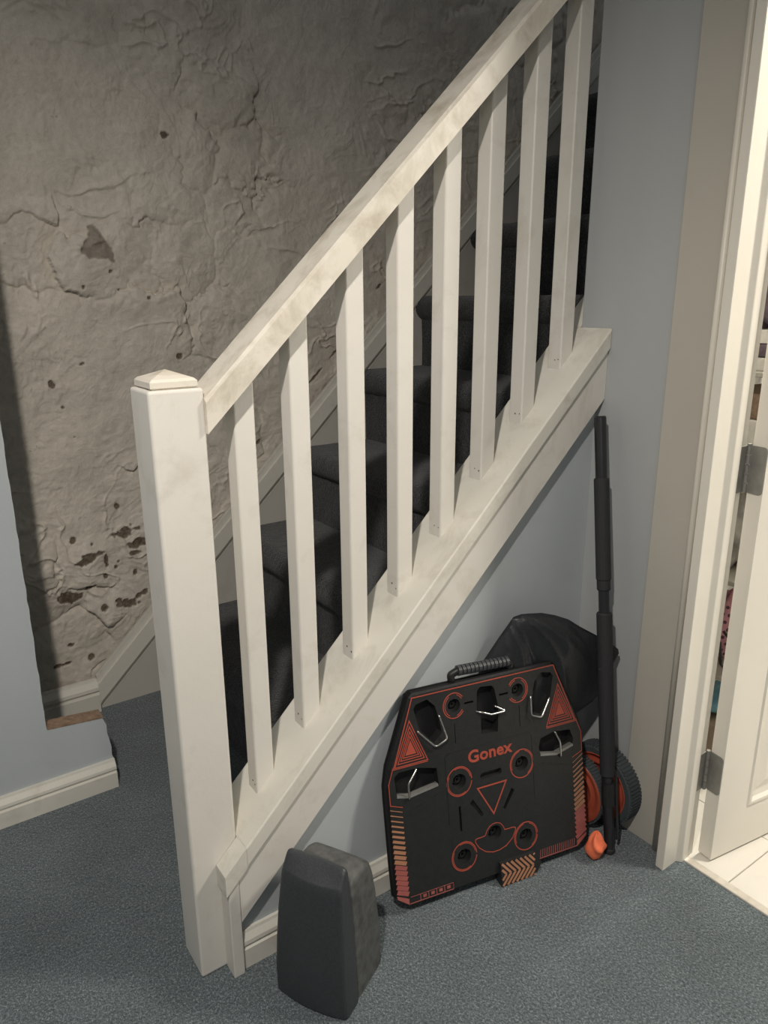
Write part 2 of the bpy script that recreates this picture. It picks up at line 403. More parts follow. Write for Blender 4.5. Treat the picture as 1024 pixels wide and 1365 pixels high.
# leaf: frame members around two recessed panels
DW, DHt, DT = .74, 1.98, .034
prism(bm, [(0, 0), (DW, 0), (DW, DHt), (0, DHt)], .006, DT, dfn)
for poly in ([(0, 0), (.098, 0), (.098, DHt), (0, DHt)], [(DW - .098, 0), (DW, 0), (DW, DHt), (DW - .098, DHt)],
             [(.098, 0), (DW - .098, 0), (DW - .098, .108), (.098, .108)], [(.098, DHt - .12), (DW - .098, DHt - .12), (DW - .098, DHt), (.098, DHt)],
             [(.098, .80), (DW - .098, .80), (DW - .098, .93), (.098, .93)]):
    prism(bm, poly, 0, .0065, dfn)
door = link('door_1', bm, M['door']); struct(door, 'white panelled door standing open into the bright room', 'door')
def panel(v0, v1):
    bm = bmesh.new(); u0, u1 = .098, DW - .098
    rings = [(0, .000), (.004, -.0035), (.011, -.0035), (.016, .004), (.03, .0065), (.052, .0012)]
    vs = []
    for ins, t in rings:
        vs.append([bm.verts.new(dfn(a, b, t)) for a, b in ((u0 + ins, v0 + ins), (u1 - ins, v0 + ins), (u1 - ins, v1 - ins), (u0 + ins, v1 - ins))])
    for a, b in zip(vs, vs[1:]):
        for k in range(4): bm.faces.new((a[k], a[(k + 1) % 4], b[(k + 1) % 4], b[k]))
    bm.faces.new(vs[-1])
    return link('door_panel', bm, M['door'], door)
panel(.108, .80); panel(.93, DHt - .12)
def hinge(zc):
    h = .047
    pa = [(1.0215, zc - h), (1.046, zc - h), (1.046, zc + h), (1.026, zc + h), (1.0215, zc + h - .006)]
    o = link('hinge', pr(pa, -.3455, -.3425, XZ, .0006, 1), M['hinge'], door)
    # leaf on the door edge, rounded at its outer corners
    r = .008; w0 = .033; poly = [(DT, zc - h - .007), (DT, zc + h - .007)]
    for cx_, cz_, a0 in ((DT - w0 + r, zc + h - r - .007, 90), (DT - w0 + r, zc - h + r - .007, 180)):
        for k in range(5):
            a = math.radians(a0 + k * 22.5); poly.append((cx_ + r * math.cos(a), cz_ + r * math.sin(a)))
    bm = bmesh.new(); prism(bm, poly, -.0022, .0004, lambda t, v, u: dfn(u, v, t))
    link('hinge_leaf', bm, M['hinge'], o)
    bm = bmesh.new()
    for k in range(5):
        a = zc - h + .019 * k; tube(bm, [(1.0475, -.349, a + .0006), (1.0475, -.349, a + .0182)], .0042, 12)
    tube(bm, [(1.0475, -.349, zc + h + .001), (1.0475, -.349, zc + h + .004)], .0046, 12)
    link('hinge_knuckle', bm, M['hinge'], o)
hinge(.905); hinge(.222); hinge(1.62)

# ================================================================== STAIRCASE
stairs = thing('staircase', 'steep staircase with charcoal carpeted steps rising to the right', 'staircase', (.36, .6, 0))
S = .978; RISE = .247; GO = .2525
rs2 = random.Random(4)
for k in range(1, 9):
    xn = .0787 + GO * k; z1_ = RISE * k; z0_ = z1_ - RISE
    # rounded bull-nose carpet profile in (x, z)
    r = .042
    prof = [(xn + .031, z0_), (xn + .030, z0_ + .08), (xn + .029, z1_ - 2 * r + .001)]
    for i in range(9):
        a = math.radians(250 - i * 20); prof.append((xn + r + r * math.cos(a), z1_ - r + r * math.sin(a)))
    prof += [(xn + .12, z1_), (xn + GO + .05, z1_ + .001), (xn + GO + .05, z0_)]
    ny = 46; bm = bmesh.new(); ringsv = []
    for j in range(ny + 1):
        y = .085 + (1.098 - .085) * j / ny
        ring = []
        for i, (a, b) in enumerate(prof):
            am = .0022 if 0 < i < len(prof) - 2 else 0
            ring.append(bm.verts.new((a + rs2.uniform(-am, am) * .6, y, b + (rs2.uniform(-am, am) * .5))))
        ringsv.append(ring)
    n_ = len(prof)
    for a, b in zip(ringsv, ringsv[1:]):
        for i in range(n_): bm.faces.new((a[i], a[(i + 1) % n_], b[(i + 1) % n_], b[i]))
    bm.faces.new(ringsv[0]); bm.faces.new(ringsv[-1][::-1])
    link('carpet_step', bm, M['stair'], stairs, smooth='auto')
# wall string with moulded top
zt = lambda x: .012 + .963 * x
ws = [(.105, 0), (.105, zt(.105) - .03), (3.0, zt(3.0)), (3.0, zt(3.0) - .5), (.62, 0)]
o = link('wall_string', pr([(.105, 0), (.105, zt(.105)), (3.0, zt(3.0)), (3.0, zt(3) - .6), (.75, 0)], 1.098, 1.112), M['string'], stairs)
bm = bmesh.new()
for (d0, d1, y0) in ((0, .030, 1.090), (.028, .088, 1.082), (.088, .10, 1.090), (.115, .118, 1.0965)):
    prism(bm, [(.105, zt(.105) - d0 + .003), (3.0, zt(3.0) - d0 + .003), (3.0, zt(3.0) - d1), (.105, max(.0, zt(.105) - d1))], y0, 1.099, XZ)
link('string_moulding', bm, M['skirt'], stairs)
# outer string board, end stub, sloping capping board
zg = lambda x: .1485 + .984 * x; zb = lambda x: .045 + .968 * x; zc_ = lambda x: .1925 + .9737 * x
o = link('outer_string', pr([(.0725, zb(.0725)), (1.0, zb(1.0)), (1.0, zg(1.0) + .006), (.0725, zg(.0725) + .006)], -.034, -.0095, XZ, .0012, 1), M['wood'], stairs)
o = link('string_end_post', pr([(.0495, 0), (.0715, 0), (.0715, zg(.0715)), (.0495, zg(.0495) - .002)], -.037, -.0005, XZ, .002, 2), M['wood'], stairs)
o = link('inner_string', pr([(.088, 0), (1.0, .72), (1.24, 1.0), (1.24, zg(1.24)), (.088, zg(.088))], .002, .100, XZ), M['wood'], stairs)

# ================================================================== BALUSTRADE
bal = thing('stair_balustrade', 'white painted stair banister with square newel post and eight balusters', 'banister', (.0435, .0435, 0))
NW = .087
cap = bmesh.new()
def slab(x0, x1, y0, y1, tz=.043):
    prism(cap, [(x0, zc_(x0) - tz), (x1, zc_(x1) - tz), (x1, zc_(x1)), (x0, zc_(x0))], y0, y1, XZ)
slab(NW + .0006, .9995, -.041, .102)
bmesh.ops.recalc_face_normals(cap, faces=cap.faces); bevel(cap, .003, 2)
slab(.0445, NW + .0006, -.041, -.0008)
slab(1.0005, 1.26, .0465, .102)
link('base_rail', cap, M['capw'], bal)
bm = box(0, NW, 0, NW, 0, 1.1, .0045, 3)
nw = link('newel_post', bm, M['wood'], bal)
bm = bmesh.new()
lev = [(.010, 1.098), (.010, 1.101), (.0065, 1.103), (.0065, 1.1115), (.0105, 1.1155), (NW / 2 - .0005, 1.1275)]
vs = [[bm.verts.new((a, b, z_)) for a, b in ((i_, i_), (NW - i_, i_), (NW - i_, NW - i_), (i_, NW - i_))] for i_, z_ in lev]
for a, b in zip(vs, vs[1:]):
    for k in range(4): bm.faces.new((a[k], a[(k + 1) % 4], b[(k + 1) % 4], b[k]))
bm.faces.new(vs[0][::-1]); bm.faces.new(vs[-1])
link('newel_cap', bm, M['rail'], nw)
# handrail
hb = lambda x: .946 + .966 * x; ht = lambda x: .9985 + .966 * x
def hrail(u, v, t):
    return (t, u, .946 + .966 * t + v)
prof = [(-.0085, 0), (.073, 0), (.073, .050), (.069, .054), (-.002, .0545), (-.0085, .0485)]
bm = bmesh.new(); ts = [NW - .001, .09, .3, .6, .9, .9995]
rings = [[bm.verts.new(hrail(u, v, t)) for u, v in prof] for t in ts]
for a, b in zip(rings, rings[1:]):
    for k in range(6): bm.faces.new((a[k], a[(k + 1) % 6], b[(k + 1) % 6], b[k]))
bm.faces.new(rings[0][::-1]); bm.faces.new(rings[-1])
link('handrail', bm, M['rail'], bal)
BX = [.1426, .2470, .3616, .4712, .5792, .6869, .7985, .9100]; BWd = .0375
nail = plain('dark_nail_heads', (.05, .035, .02), .7)
for i, x in enumerate(BX):
    x1 = x + BWd
    poly = [(x, zc_(x) - .002), (x1, zc_(x1) - .002), (x1, hb(x1) + .003), (x, hb(x) + .003)]
    bm = pr(poly, .0205, .0205 + BWd, XZ)
    es = [e for e in bm.edges if abs(e.verts[0].co.x - e.verts[1].co.x) < 1e-6 and abs(e.verts[0].co.y - e.verts[1].co.y) < 1e-6]
    bmesh.ops.bevel(bm, geom=es, offset=.0032, segments=3, profile=.5, affect='EDGES')
    b_ = link('baluster', bm, M['wood'], bal)
    bm = bmesh.new()
    for k in range(2):
        yy = .0265 + k * .012 + rs2.uniform(-.002, .002); zz = zc_(x) + .019 + k * .003 + rs2.uniform(-.003, .003)
        tube(bm, [(x - .0004, yy, zz), (x + .001, yy, zz)], rs2.uniform(.0012, .002), 8)
    link('nail_head', bm, nail, b_)

# ================================================================== TARGET BOARD
YAW, TH, ROLL, BS = math.radians(-12.04), math.radians(10.17), math.radians(.25), .982
_e1 = Vector((math.cos(YAW), math.sin(YAW), 0)); NB = Vector((-_e1.y, _e1.x, 0))
_e2 = Vector((0, 0, 1)) * math.cos(TH) + NB * math.sin(TH)
E1 = _e1 * math.cos(ROLL) + _e2 * math.sin(ROLL); E2 = _e2 * math.cos(ROLL) - _e1 * math.sin(ROLL)
E3 = E1.cross(E2)          # faces the room (out of the front face)
if E3.y > 0: E3 = -E3
B0 = Vector((.6138, -.1526, .0261)) - E1 * (.2182 * BS)
def bf(u, v, t):           # t > 0 stands proud of the front face
    p = B0 + E1 * (u * BS) + E2 * (v * BS) + E3 * t; return (p.x, p.y, p.z)
CU = .2182
board = thing('target_board', 'black plastic target board with red line art and wire hooks leaning under the stairs', 'game board', (.6138, -.1526, 0))
half = [(.215, -.003), (.245, .024), (.2465, .10), (.247, .24), (.2465, .268), (.2385, .306), (.181, .447), (.172, .455)]
outl = [(CU + a, b) for a, b in half] + [(CU - a, b) for a, b in half[::-1]]
def inset(poly, d):
    n = len(poly); out = []
    ar = sum(poly[i][0] * poly[(i + 1) % n][1] - poly[(i + 1) % n][0] * poly[i][1] for i in range(n))
    sg = 1 if ar > 0 else -1
    for i in range(n):
        a, b, c = Vector(poly[i - 1]), Vector(poly[i]), Vector(poly[(i + 1) % n])
        d1 = (b - a).normalized(); d2 = (c - b).normalized()
        n1 = Vector((-d1.y, d1.x)) * sg; n2 = Vector((-d2.y, d2.x)) * sg
        mm = (n1 + n2).normalized(); out.append(tuple(b + mm * d / max(.3, mm.dot(n1))))
    return out
def clean(poly):
    ar = sum(poly[i][0] * poly[(i + 1) % len(poly)][1] - poly[(i + 1) % len(poly)][0] * poly[i][1] for i in range(len(poly)))
    return poly if ar > 0 else poly[::-1]
def circ(u, v, ru, rv=None, n=28, a0=0, a1=360):
    rv = rv or ru
    full = abs(a1 - a0) >= 360
    return [(u + ru * math.cos(math.radians(a0 + (a1 - a0) * i / (n if full else n - 1))), v + rv * math.sin(math.radians(a0 + (a1 - a0) * i / (n if full else n - 1)))) for i in range(n)]
def plate(bm, outer, holes, t0, t1):
    """flat plate with holes in the board plane between depths t0 < t1"""
    loops = [clean(outer)] + [clean(h) for h in holes]
    flat = [p for lp in loops for p in lp]
    tris = geometry.tessellate_polygon([[Vector((p[0], p[1], 0)) for p in lp] for lp in loops])
    T = [bm.verts.new(bf(u, v, t1)) for u, v in flat]; Bt = [bm.verts.new(bf(u, v, t0)) for u, v in flat]
    for a, b, c in tris:
        try: bm.faces.new((T[a], T[b], T[c])); bm.faces.new((Bt[c], Bt[b], Bt[a]))
        except ValueError: pass
    k = 0
    for lp in loops:
        n = len(lp)
        for i in range(n):
            a, b = k + i, k + (i + 1) % n
            bm.faces.new((T[a], T[b], Bt[b], Bt[a]))
        k += n
pock = [[(.046, .4217), (.0524, .4298), (.0782, .4353), (.0955, .4173), (.1006, .397), (.1076, .357), (.087, .3377), (.0561, .3753)],
        [(.1965, .4279), (.205, .4352), (.233, .4317), (.239, .4239), (.2467, .3811), (.2416, .3259), (.2013, .3309), (.202, .3712), (.1924, .3773)],
        [(.3304, .3684), (.3358, .397), (.3408, .4173), (.3582, .4353), (.384, .4298), (.3904, .4217), (.3803, .3753), (.3512, .3413), (.3305, .3486)],
        [(-.0084, .2868), (.0023, .2951), (.0458, .2946), (.0892, .2827), (.0916, .2448), (.0271, .2354), (-.0055, .2442)],
        [(.349, .2839), (.3849, .2919), (.4285, .286), (.4366, .2632), (.434, .2492), (.3998, .2435), (.3966, .2328), (.347, .246), (.3429, .2648)]]
HO = [(CU - .0785, .408), (CU + .0785, .408), (CU - .0785, .239), (CU + .0785, .239), (CU - .0785, .068), (CU + .0785, .068), (CU, .099)]
hole_r = [.0145, .0145, .0165, .0165, .0165, .0165, .0165]
slots = [[(CU - .081, .324), (CU - .0795, .324), (CU - .0795, .369), (CU - .081, .369)], [(CU + .0795, .324), (CU + .081, .324), (CU + .081, .372), (CU + .0795, .372)],
         [(CU - .084, .126), (CU - .079, .126), (CU - .079, .183), (CU - .084, .183)],
         [(CU - .056, .183), (CU - .049, .190), (CU - .025, .150), (CU - .030, .145)], [(CU + .056, .183), (CU + .049, .190), (CU + .025, .150), (CU + .030, .145)],
         [(CU - .027, .236), (CU - .024, .243), (CU + .024, .243), (CU + .027, .236), (CU + .024, .230), (CU - .024, .230)],
         [(CU - .054, .404), (CU - .032, .404), (CU - .032, .409), (CU - .054, .409)], [(CU + .032, .404), (CU + .054, .404), (CU + .054, .409), (CU + .032, .409)]]
bm = bmesh.new()
pin = inset(clean(outl), .006)
plate(bm, pin, pock + [circ(u, v, r) for (u, v), r in zip(HO, hole_r)] + slots, -.0105, 0)
plate(bm, pin, [pock_ for pock_ in pock] + [circ(u, v, r * .8) for (u, v), r in zip(HO, hole_r)], -.022, -.0105)
link('front_panel', bm, M['black'], board)
bm = bmesh.new()
full = clean(outl)
rings = []
for d_, t in ((.0055, -.0005), (.001, -.004), (0, -.009), (0, -.015), (.002, -.028), (.007, -.0295)):
    rings.append([bm.verts.new(bf(u, v, t)) for u, v in inset(full, d_)])
n_ = len(full)
for a, b in zip(rings, rings[1:]):
    for k in range(n_): bm.faces.new((a[k], a[(k + 1) % n_], b[(k + 1) % n_], b[k]))
bm.faces.new(rings[-1])
bk = [bm.verts.new(bf(u, v, -.0218)) for u, v in inset(full, .004)]; bm.faces.new(bk)
# seam rib running round the thick side
for d0, d1, t0, t1 in ((.0, -.0022, -.019, -.0155),):
    a_ = [[bm.verts.new(bf(u, v, t)) for u, v in inset(full, dd)] for dd, t in ((.002, t0), (d1, t0), (d1, t1), (.002, t1))]
    for a, b in zip(a_, a_[1:]):
        for k in range(n_): bm.faces.new((a[k], a[(k + 1) % n_], b[(k + 1) % n_], b[k]))
link('case_body', bm, M['blackd'], board)
# target cups inside the round holes: stepped inner cones
for (u, v), r in zip(HO, hole_r):
    bm = bmesh.new()
    for rr_, t0, t1 in ((.62, -.016, -.012), (.38, -.018, -.009)):
        o_ = circ(u, v, r * rr_, n=20); i_ = circ(u, v, r * (rr_ - .14), n=20)
        plate(bm, o_, [i_], t0, t1)
    link('hole_cup', bm, M['black'], board)
# lower middle tab carrying the chevrons
tab = [(CU - .0, -.030), (CU + .088, -.0205), (CU + .110, -.0035), (CU + .110, .0)]
bm = bmesh.new()
ch = [(.2248, .0262), (.3090, .0280), (.3245, .0010), (.3120, -.0020), (.2258, -.0030)]
# the printed chevron block sits on the front; the foot under it is a short rubber pad
foot = [(.224, -.0030), (.312, -.0030), (.300, -.0044), (.232, -.0044)]
plate(bm, [(.2235, -.0268), (.3150, -.0200), (.3280, -.0010), (.3120, .0285), (.2225, .0285)], [], -.020, .0085)
link('front_foot', bm, M['black'], board)
# line art
def ribbon(bm, pts, w, t0=-.0002, t1=.0006, closed=False):
    n = len(pts)
    L = []; 
    for i in range(n):
        b = Vector(pts[i]); a = Vector(pts[i - 1]) if (i or closed) else None; c = Vector(pts[(i + 1) % n]) if (i < n - 1 or closed) else None
        d1 = (b - a).normalized() if a is not None else None; d2 = (c - b).normalized() if c is not None else None
        d1 = d1 or d2; d2 = d2 or d1
        n1 = Vector((-d1.y, d1.x)); n2 = Vector((-d2.y, d2.x)); mm = (n1 + n2)
        mm = mm.normalized() if mm.length > 1e-6 else n1
        k = w / 2 / max(.35, mm.dot(n1)); L.append((b + mm * k, b - mm * k))
    vt = [[bm.verts.new(bf(p.x, p.y, t)) for p, t in ((a, t0), (a, t1), (b, t1), (b, t0))] for a, b in L]
    rng = range(n if closed else n - 1)
    for i in rng:
        a, b = vt[i], vt[(i + 1) % n]
        for k in range(4): bm.faces.new((a[k], a[(k + 1) % 4], b[(k + 1) % 4], b[k]))
    if not closed: bm.faces.new(vt[0]); bm.faces.new(vt[-1][::-1])
bm = bmesh.new()
mir = lambda ps: [(2 * CU - u, v) for u, v in ps]
Lsh = [(.0055, .2185), (-.0216, .2290), (-.0217, .2744), (-.0109, .3035)]
edgeL = [(-.0108, .3045), (-.0064, .3097), (.0440, .4455)]
ribbon(bm, Lsh + [(.0700, .3035)], .0016); ribbon(bm, mir(Lsh + [(.0700, .3035)]), .0016)
ribbon(bm, edgeL + mir(edgeL)[::-1], .0022)
tri = [(.0345, .3990), (-.0055, .3065), (.0700, .3065)]
def nested(t3):
    c = Vector((sum(p[0] for p in t3) / 3, sum(p[1] for p in t3) / 3))
    for s_ in (1, .80, .62, .46):
        ribbon(bm, [tuple(c + (Vector(p) - c) * s_) for p in t3], .0019, closed=True)
    plate(bm, [tuple(c + (Vector(p) - c) * .33) for p in t3], [], -.0002, .0006)
nested(tri); nested(mir(tri))
ribbon(bm, [(.1826, .2110), (.2541, .2110), (.2185, .1440)], .0030, closed=True)
def ring(u, v, ru, rv, arcs, w=.0018):
    for k, (a0, a1) in enumerate(arcs):
        ribbon(bm, circ(u, v, ru, rv, 40, a0, a1), w)
for i, (u, v) in enumerate(HO[:6]):
    sgn = 1 if i % 2 == 0 else -1
    if i < 2:
        base = [(35, 325)]; base2 = [(120, 240), (-75, -30), (30, 70)]
        if sgn < 0: base = [(-145, 145)]; base2 = [(-60, 60), (215, 255), (105, 150)]
        ring(u, v, .0255, .0275, base); ring(u, v, .0215, .0235, base2, .0014)
    else:
        ring(u, v, .0300, .0325, [(0, 360)], .0020)
        ring(u, v, .0272, .0297, [(10, 110), (150, 300)] if sgn > 0 else [(-60, 70), (100, 200)], .0014)
blob = [(.1686, .0911), (.1690, .0965), (.1736, .0985), (.1860, .0985), (.1937, .0995), (.1983, .1094), (.2060, .1175), (.2150, .1210), (.2240, .1210), (.2330, .1170), (.2390, .1094), (.2430, .0990), (.2530, .0985), (.2640, .0985), (.2705, .0960), (.2705, .0900), (.2620, .0740), (.2448, .0610), (.2270, .0560), (.2108, .0560), (.1930, .0620), (.1770, .0760)]
ribbon(bm, blob, .0016, closed=True)
link('line_art', bm, M['red'], board)
# graded bars up both sides
bp_ = bmesh.new()
for side in (0, 1):
    for i in range(17):
        v = .2120 - i * .0114
        wd = .0012 + .0007 * i if i < 12 else .0094
        for_u = [(-.0232 + .0001 * i, v + .0075), (.0040, v - .0035)]
        if side: for_u = mir([(-.0232, v + .0095), (.0050, v - .0070)])
        bb_ = bmesh.new(); ribbon(bb_, for_u, min(wd, .0098)); link('printed_bar', bb_, M['amber'] if i < 11 else M['pink'], board)
lowp = [(-.0238, .0265), (.0036, .0110), (.0036, .0016), (-.0222, .0225)]
plate(bp_, [(-.0235, .0290), (.0036, .0150), (.0036, .0016), (-.0222, .0215)], [], -.0002, .0006)
plate(bp_, mir([(-.0235, .0290), (.0036, .0150), (.0036, .0016), (-.0222, .0215)]), [], -.0002, .0006)
ribbon(bp_, [(.0053, .0030), (.1085, .0030)], .0018)
ribbon(bp_, [(.0075, .0175), (.1085, .0175), (.1085, .0040)], .0008)
for i in range(4):
    ribbon(bp_, [(.030 + .019 * i, .0040), (.030 + .019 * i, .0170)], .0016)
    ribbon(bp_, [(.036 + .019 * i, .0110), (.044 + .019 * i, .0110)], .0065)
ribbon(bp_, [(.3290, .0030), (.4330, .0030)], .0018)
for i in range(17): ribbon(bp_, [(.3310 + .0058 * i, .0050), (.3330 + .0058 * i, .0050 + .0185)], .0013)
tag(link('lower_print', bp_, M['pink'], board), kind='stuff')
# chevrons on the foot
bm = bmesh.new()
for i in range(9):
    u0 = .2260 + i * .0118
    pts = [(u0 - .012, .0268), (u0 + .010, .0005), (u0 - .012, -.0250)]
    # clip to block
    c_ = []
    a, b, c = [Vector(p) for p in pts]
    def clip(p, q, lo, hi):
        t = [0, 1]
        d = q - p
        for lim, sg in ((lo, 1), (hi, -1)):
            if abs(d.x) > 1e-9:
                tt = (lim - p.x) / d.x
                if (d.x > 0) == (sg > 0): t[0] = max(t[0], tt)
                else: t[1] = min(t[1], tt)
        return (p + d * t[0], p + d * t[1]) if t[0] < t[1] else None
    for p, q in ((a, b), (b, c)):
        s_ = clip(p, q, .2255, .3105)
        if s_ and (s_[1] - s_[0]).length > .003: ribbon(bm, [tuple(s_[0]), tuple(s_[1])], .0052, .0083, .0091)
link('chevron_print', bm, M['amber'], board)
# lettering
cu = bpy.data.curves.new('lettering', 'FONT'); cu.body = 'Gonex'; cu.size = .0375; cu.offset = .0009; cu.extrude = .0004; cu.align_x = 'CENTER'; cu.resolution_u = 4; cu.space_character = 1.03
to = bpy.data.objects.new('lettering_tmp', cu); COL.objects.link(to)
bpy.context.view_layer.update()
me = bpy.data.meshes.new_from_object(to.evaluated_get(bpy.context.evaluated_depsgraph_get()))
bpy.data.objects.remove(to)
for v in me.vertices: v.co = Vector(bf(CU + .0 + v.co.x * 1.03, .2735 + v.co.y, .0004 + v.co.z))
me.materials.clear(); me.materials.append(M['red'])
lo = bpy.data.objects.new('lettering', me); COL.objects.link(lo); lo.parent = board; lo.matrix_parent_inverse = PI[board.name]
# panel relief lines
bm = bmesh.new()
for pts in ([(CU - .108, .150), (CU - .108, .298), (CU - .100, .307), (CU + .100, .307), (CU + .108, .298), (CU + .108, .150)],
            [(CU - .13, .2250), (CU - .20, .2050)], [(CU + .13, .2250), (CU + .20, .2050)]):
    ribbon(bm, pts, .0016, -.0002, .0007)
link('raised_ridge', bm, M['black'], board)
# wire hooks
hooks = [[(.0526, .3735, 0), (.0500, .3735, .012), (.0866, .3330, .020), (.1145, .3441, .020), (.1015, .3952, .010), (.1010, .3960, -.012)],
         [(.1911, .3834, -.002), (.2060, .3790, .012), (.2229, .3725, .022), (.2579, .3727, .022), (.2385, .3845, .002), (.2380, .3845, -.012)],
         [(.3270, .3888, -.004), (.3270, .3860, .010), (.3228, .3476, .020), (.3490, .3367, .020), (.3751, .3735, .010), (.3760, .3740, -.010)],
         [(.0416, .2931, -.010), (.0410, .2925, .006), (.0183, .2687, .018), (.0198, .2364, .012), (.0200, .2340, .001)],
         [(.3868, .2905, -.010), (.3870, .2900, .006), (.3951, .2678, .018), (.3974, .2326, .012), (.3970, .2300, .001)]]
def smoothpath(p, n=4):
    p = [Vector(q) for q in p]; out = [p[0]]
    for i in range(1, len(p) - 1):
        a = p[i] + (p[i - 1] - p[i]) * .18; b = p[i] + (p[i + 1] - p[i]) * .18
        for k in range(n + 1):
            s_ = k / n; out.append(a * (1 - s_) ** 2 + p[i] * 2 * s_ * (1 - s_) + b * s_ ** 2)
    out.append(p[-1]); return out
for hk in hooks:
    hk = [(u, v + .0 , t * .45) for u, v, t in hk]
    link('wire_hook', tub([bf(*q) for q in smoothpath(hk)], .0022, 10), M['steel'], board, smooth=True)
for br in ([(-.0055, .2442), (.0221, .2372), (.0894, .2458)], [(.3468, .2463), (.3889, .2381), (.4339, .2491)]):
    bm = bmesh.new(); ribbon(bm, br, .0052, -.0105, .0012)
    link('hook_plate', bm, plain('worn_grey_metal', (.30, .30, .28), .5, metal=.5), board)
# carrying handle
bm = bmesh.new()
tube(bm, [bf(*q) for q in smoothpath([(.146, .450, -.015), (.143, .470, -.013), (.158, .4785, -.008), (.2182, .4775, -.006), (.278, .4745, -.008), (.291, .467, -.013), (.288, .450, -.015)], 5)], .0080, 12)
hd = link('handle', bm, M['black'], board, smooth=True)
bm = bmesh.new()
for i in range(13):
    u = .160 + i * .0097
    tube(bm, [bf(u - .0036, .4790 - i * .0003, -.0065), bf(u + .0036, .4790 - i * .0003, -.0065)], .0112, 14)
link('handle_ribs', bm, M['speaker'], hd)

# ================================================================== SPEAKER
spk = thing('speaker', 'small black tapered plastic speaker standing on the carpet beside the newel post', 'speaker', (.19, -.12, 0))
F0 = Vector((.1375, -.167, 0)); WV = Vector((.470, -.883, 0)); QV = Vector((.883, .470, 0))
def body(prof, nw, h0, h1, bulge, mat, name, rc):
    """side profile swept across the width; rc = corner radius at the two sides"""
    bm = bmesh.new(); rings = []
    qc = sum(p[0] for p in prof) / len(prof)
    cols = []
    for k in range(6, -1, -1): cols.append((-1, rc * (1 - math.cos(math.radians(15 * k))), rc * (1 - math.sin(math.radians(15 * k)))))      # rounded left side
    for k in range(1, 14): cols.append((-1 + 2 * k / 14, None, 0))
    for k in range(7): cols.append((1, rc * (1 - math.cos(math.radians(15 * k))), rc * (1 - math.sin(math.radians(15 * k)))))
    for s_, ins, sh in cols:
        ring = []
        for q, z_ in prof:
            half_ = h0 + (h1 - h0) * (z_ / .29) ** 1.5
            if ins is None: wv = s_ * (half_ - rc); k = 0
            else: wv = s_ * (half_ - rc + ins * 0 + (rc - sh)); k = ins
            f_ = max(-1, min(1, wv / half_))
            # ins shrinks the profile towards its middle
            dq = q - qc; qq = qc + dq * (1 - k / max(.03, abs(dq)) * min(1, abs(dq) / .03))
            zz = z_ - (k * .8 if z_ > .15 else 0)
            qq -= bulge * (1 - f_ * f_) * (1 if q < qc else -.4)
            p = F0 + WV * wv + QV * qq; ring.append(bm.verts.new((p.x, p.y, zz)))
        rings.append(ring)
    n = len(prof)
    for a, b in zip(rings, rings[1:]):
        for i in range(n): bm.faces.new((a[i], a[(i + 1) % n], b[(i + 1) % n], b[i]))
    for rg in (rings[0], rings[-1]):
        c = Vector((0, 0, 0))
        for v in rg: c += v.co
        cv = bm.verts.new(c / n)
        for i in range(n): bm.faces.new((rg[i], rg[(i + 1) % n], cv))
    return link(name, bm, mat, spk, smooth='auto')
front = [(.010, 0), (.002, .005), (.000, .06), (.003, .12), (.009, .19), (.0165, .245), (.0190, .262), (.0215, .266), (.030, .281), (.0355, .2895), (.039, .2915), (.0425, .290), (.0455, .284), (.047, .26), (.050, .20), (.050, 0)]
back = [(.045, 0), (.045, .20), (.047, .242), (.052, .2475), (.065, .2515), (.085, .2530), (.105, .2515), (.119, .246), (.129, .235), (.136, .215), (.143, .17), (.149, .08), (.150, .006), (.144, 0)]
o = body(front, 22, .0745, .0600, .010, M['speaker'], 'front_shell', .008)
o = body(back, 22, .0730, .0600, .004, M['speaker2'], 'back_shell', .016)

# ================================================================== POLE
pole = thing('telescopic_pole', 'black telescopic pole with foam sleeves leaning in the corner under the stairs', 'pole', (.892, -.231, 0))
PB = Vector((.892, -.231, .0)); PT = Vector((.958, -.0585, .982))
at = lambda f: PB + (PT - PB) * f
def seg(f0, f1, r, mat, name, n=20, bevel_=True):
    a, b = at(f0), at(f1); e = (b - a).normalized() * min(.003, r * .3)
    link(name, tub([a, a + e, b - e, b], [r - .002, r, r, r - .002], n), mat, pole, smooth=False)
seg(.002, .19, .0115, M['tube'], 'lower_tube')
seg(0.0, .012, .0135, M['foam'], 'ferrule')
seg(.185, .565, .0172, M['foam'], 'lower_sleeve')
seg(.56, .63, .0120, M['tube'], 'middle_tube')
seg(.615, .640, .0150, M['foam'], 'collar')
seg(.638, .865, .0165, M['foam'], 'upper_sleeve')
seg(.86, 1.0, .0130, M['tube'], 'upper_tube')
# clamp with side rod
a, b = at(.19), at(.10)
link('clamp', tub([at(.17) + Vector((0, -.001, 0)), at(.115)], .0150, 16), M['black'], pole)
off = Vector((.012, -.014, 0))
link('side_rod', tub([at(.20) + off, at(.035) + off], .0032, 10), M['tube'], pole)

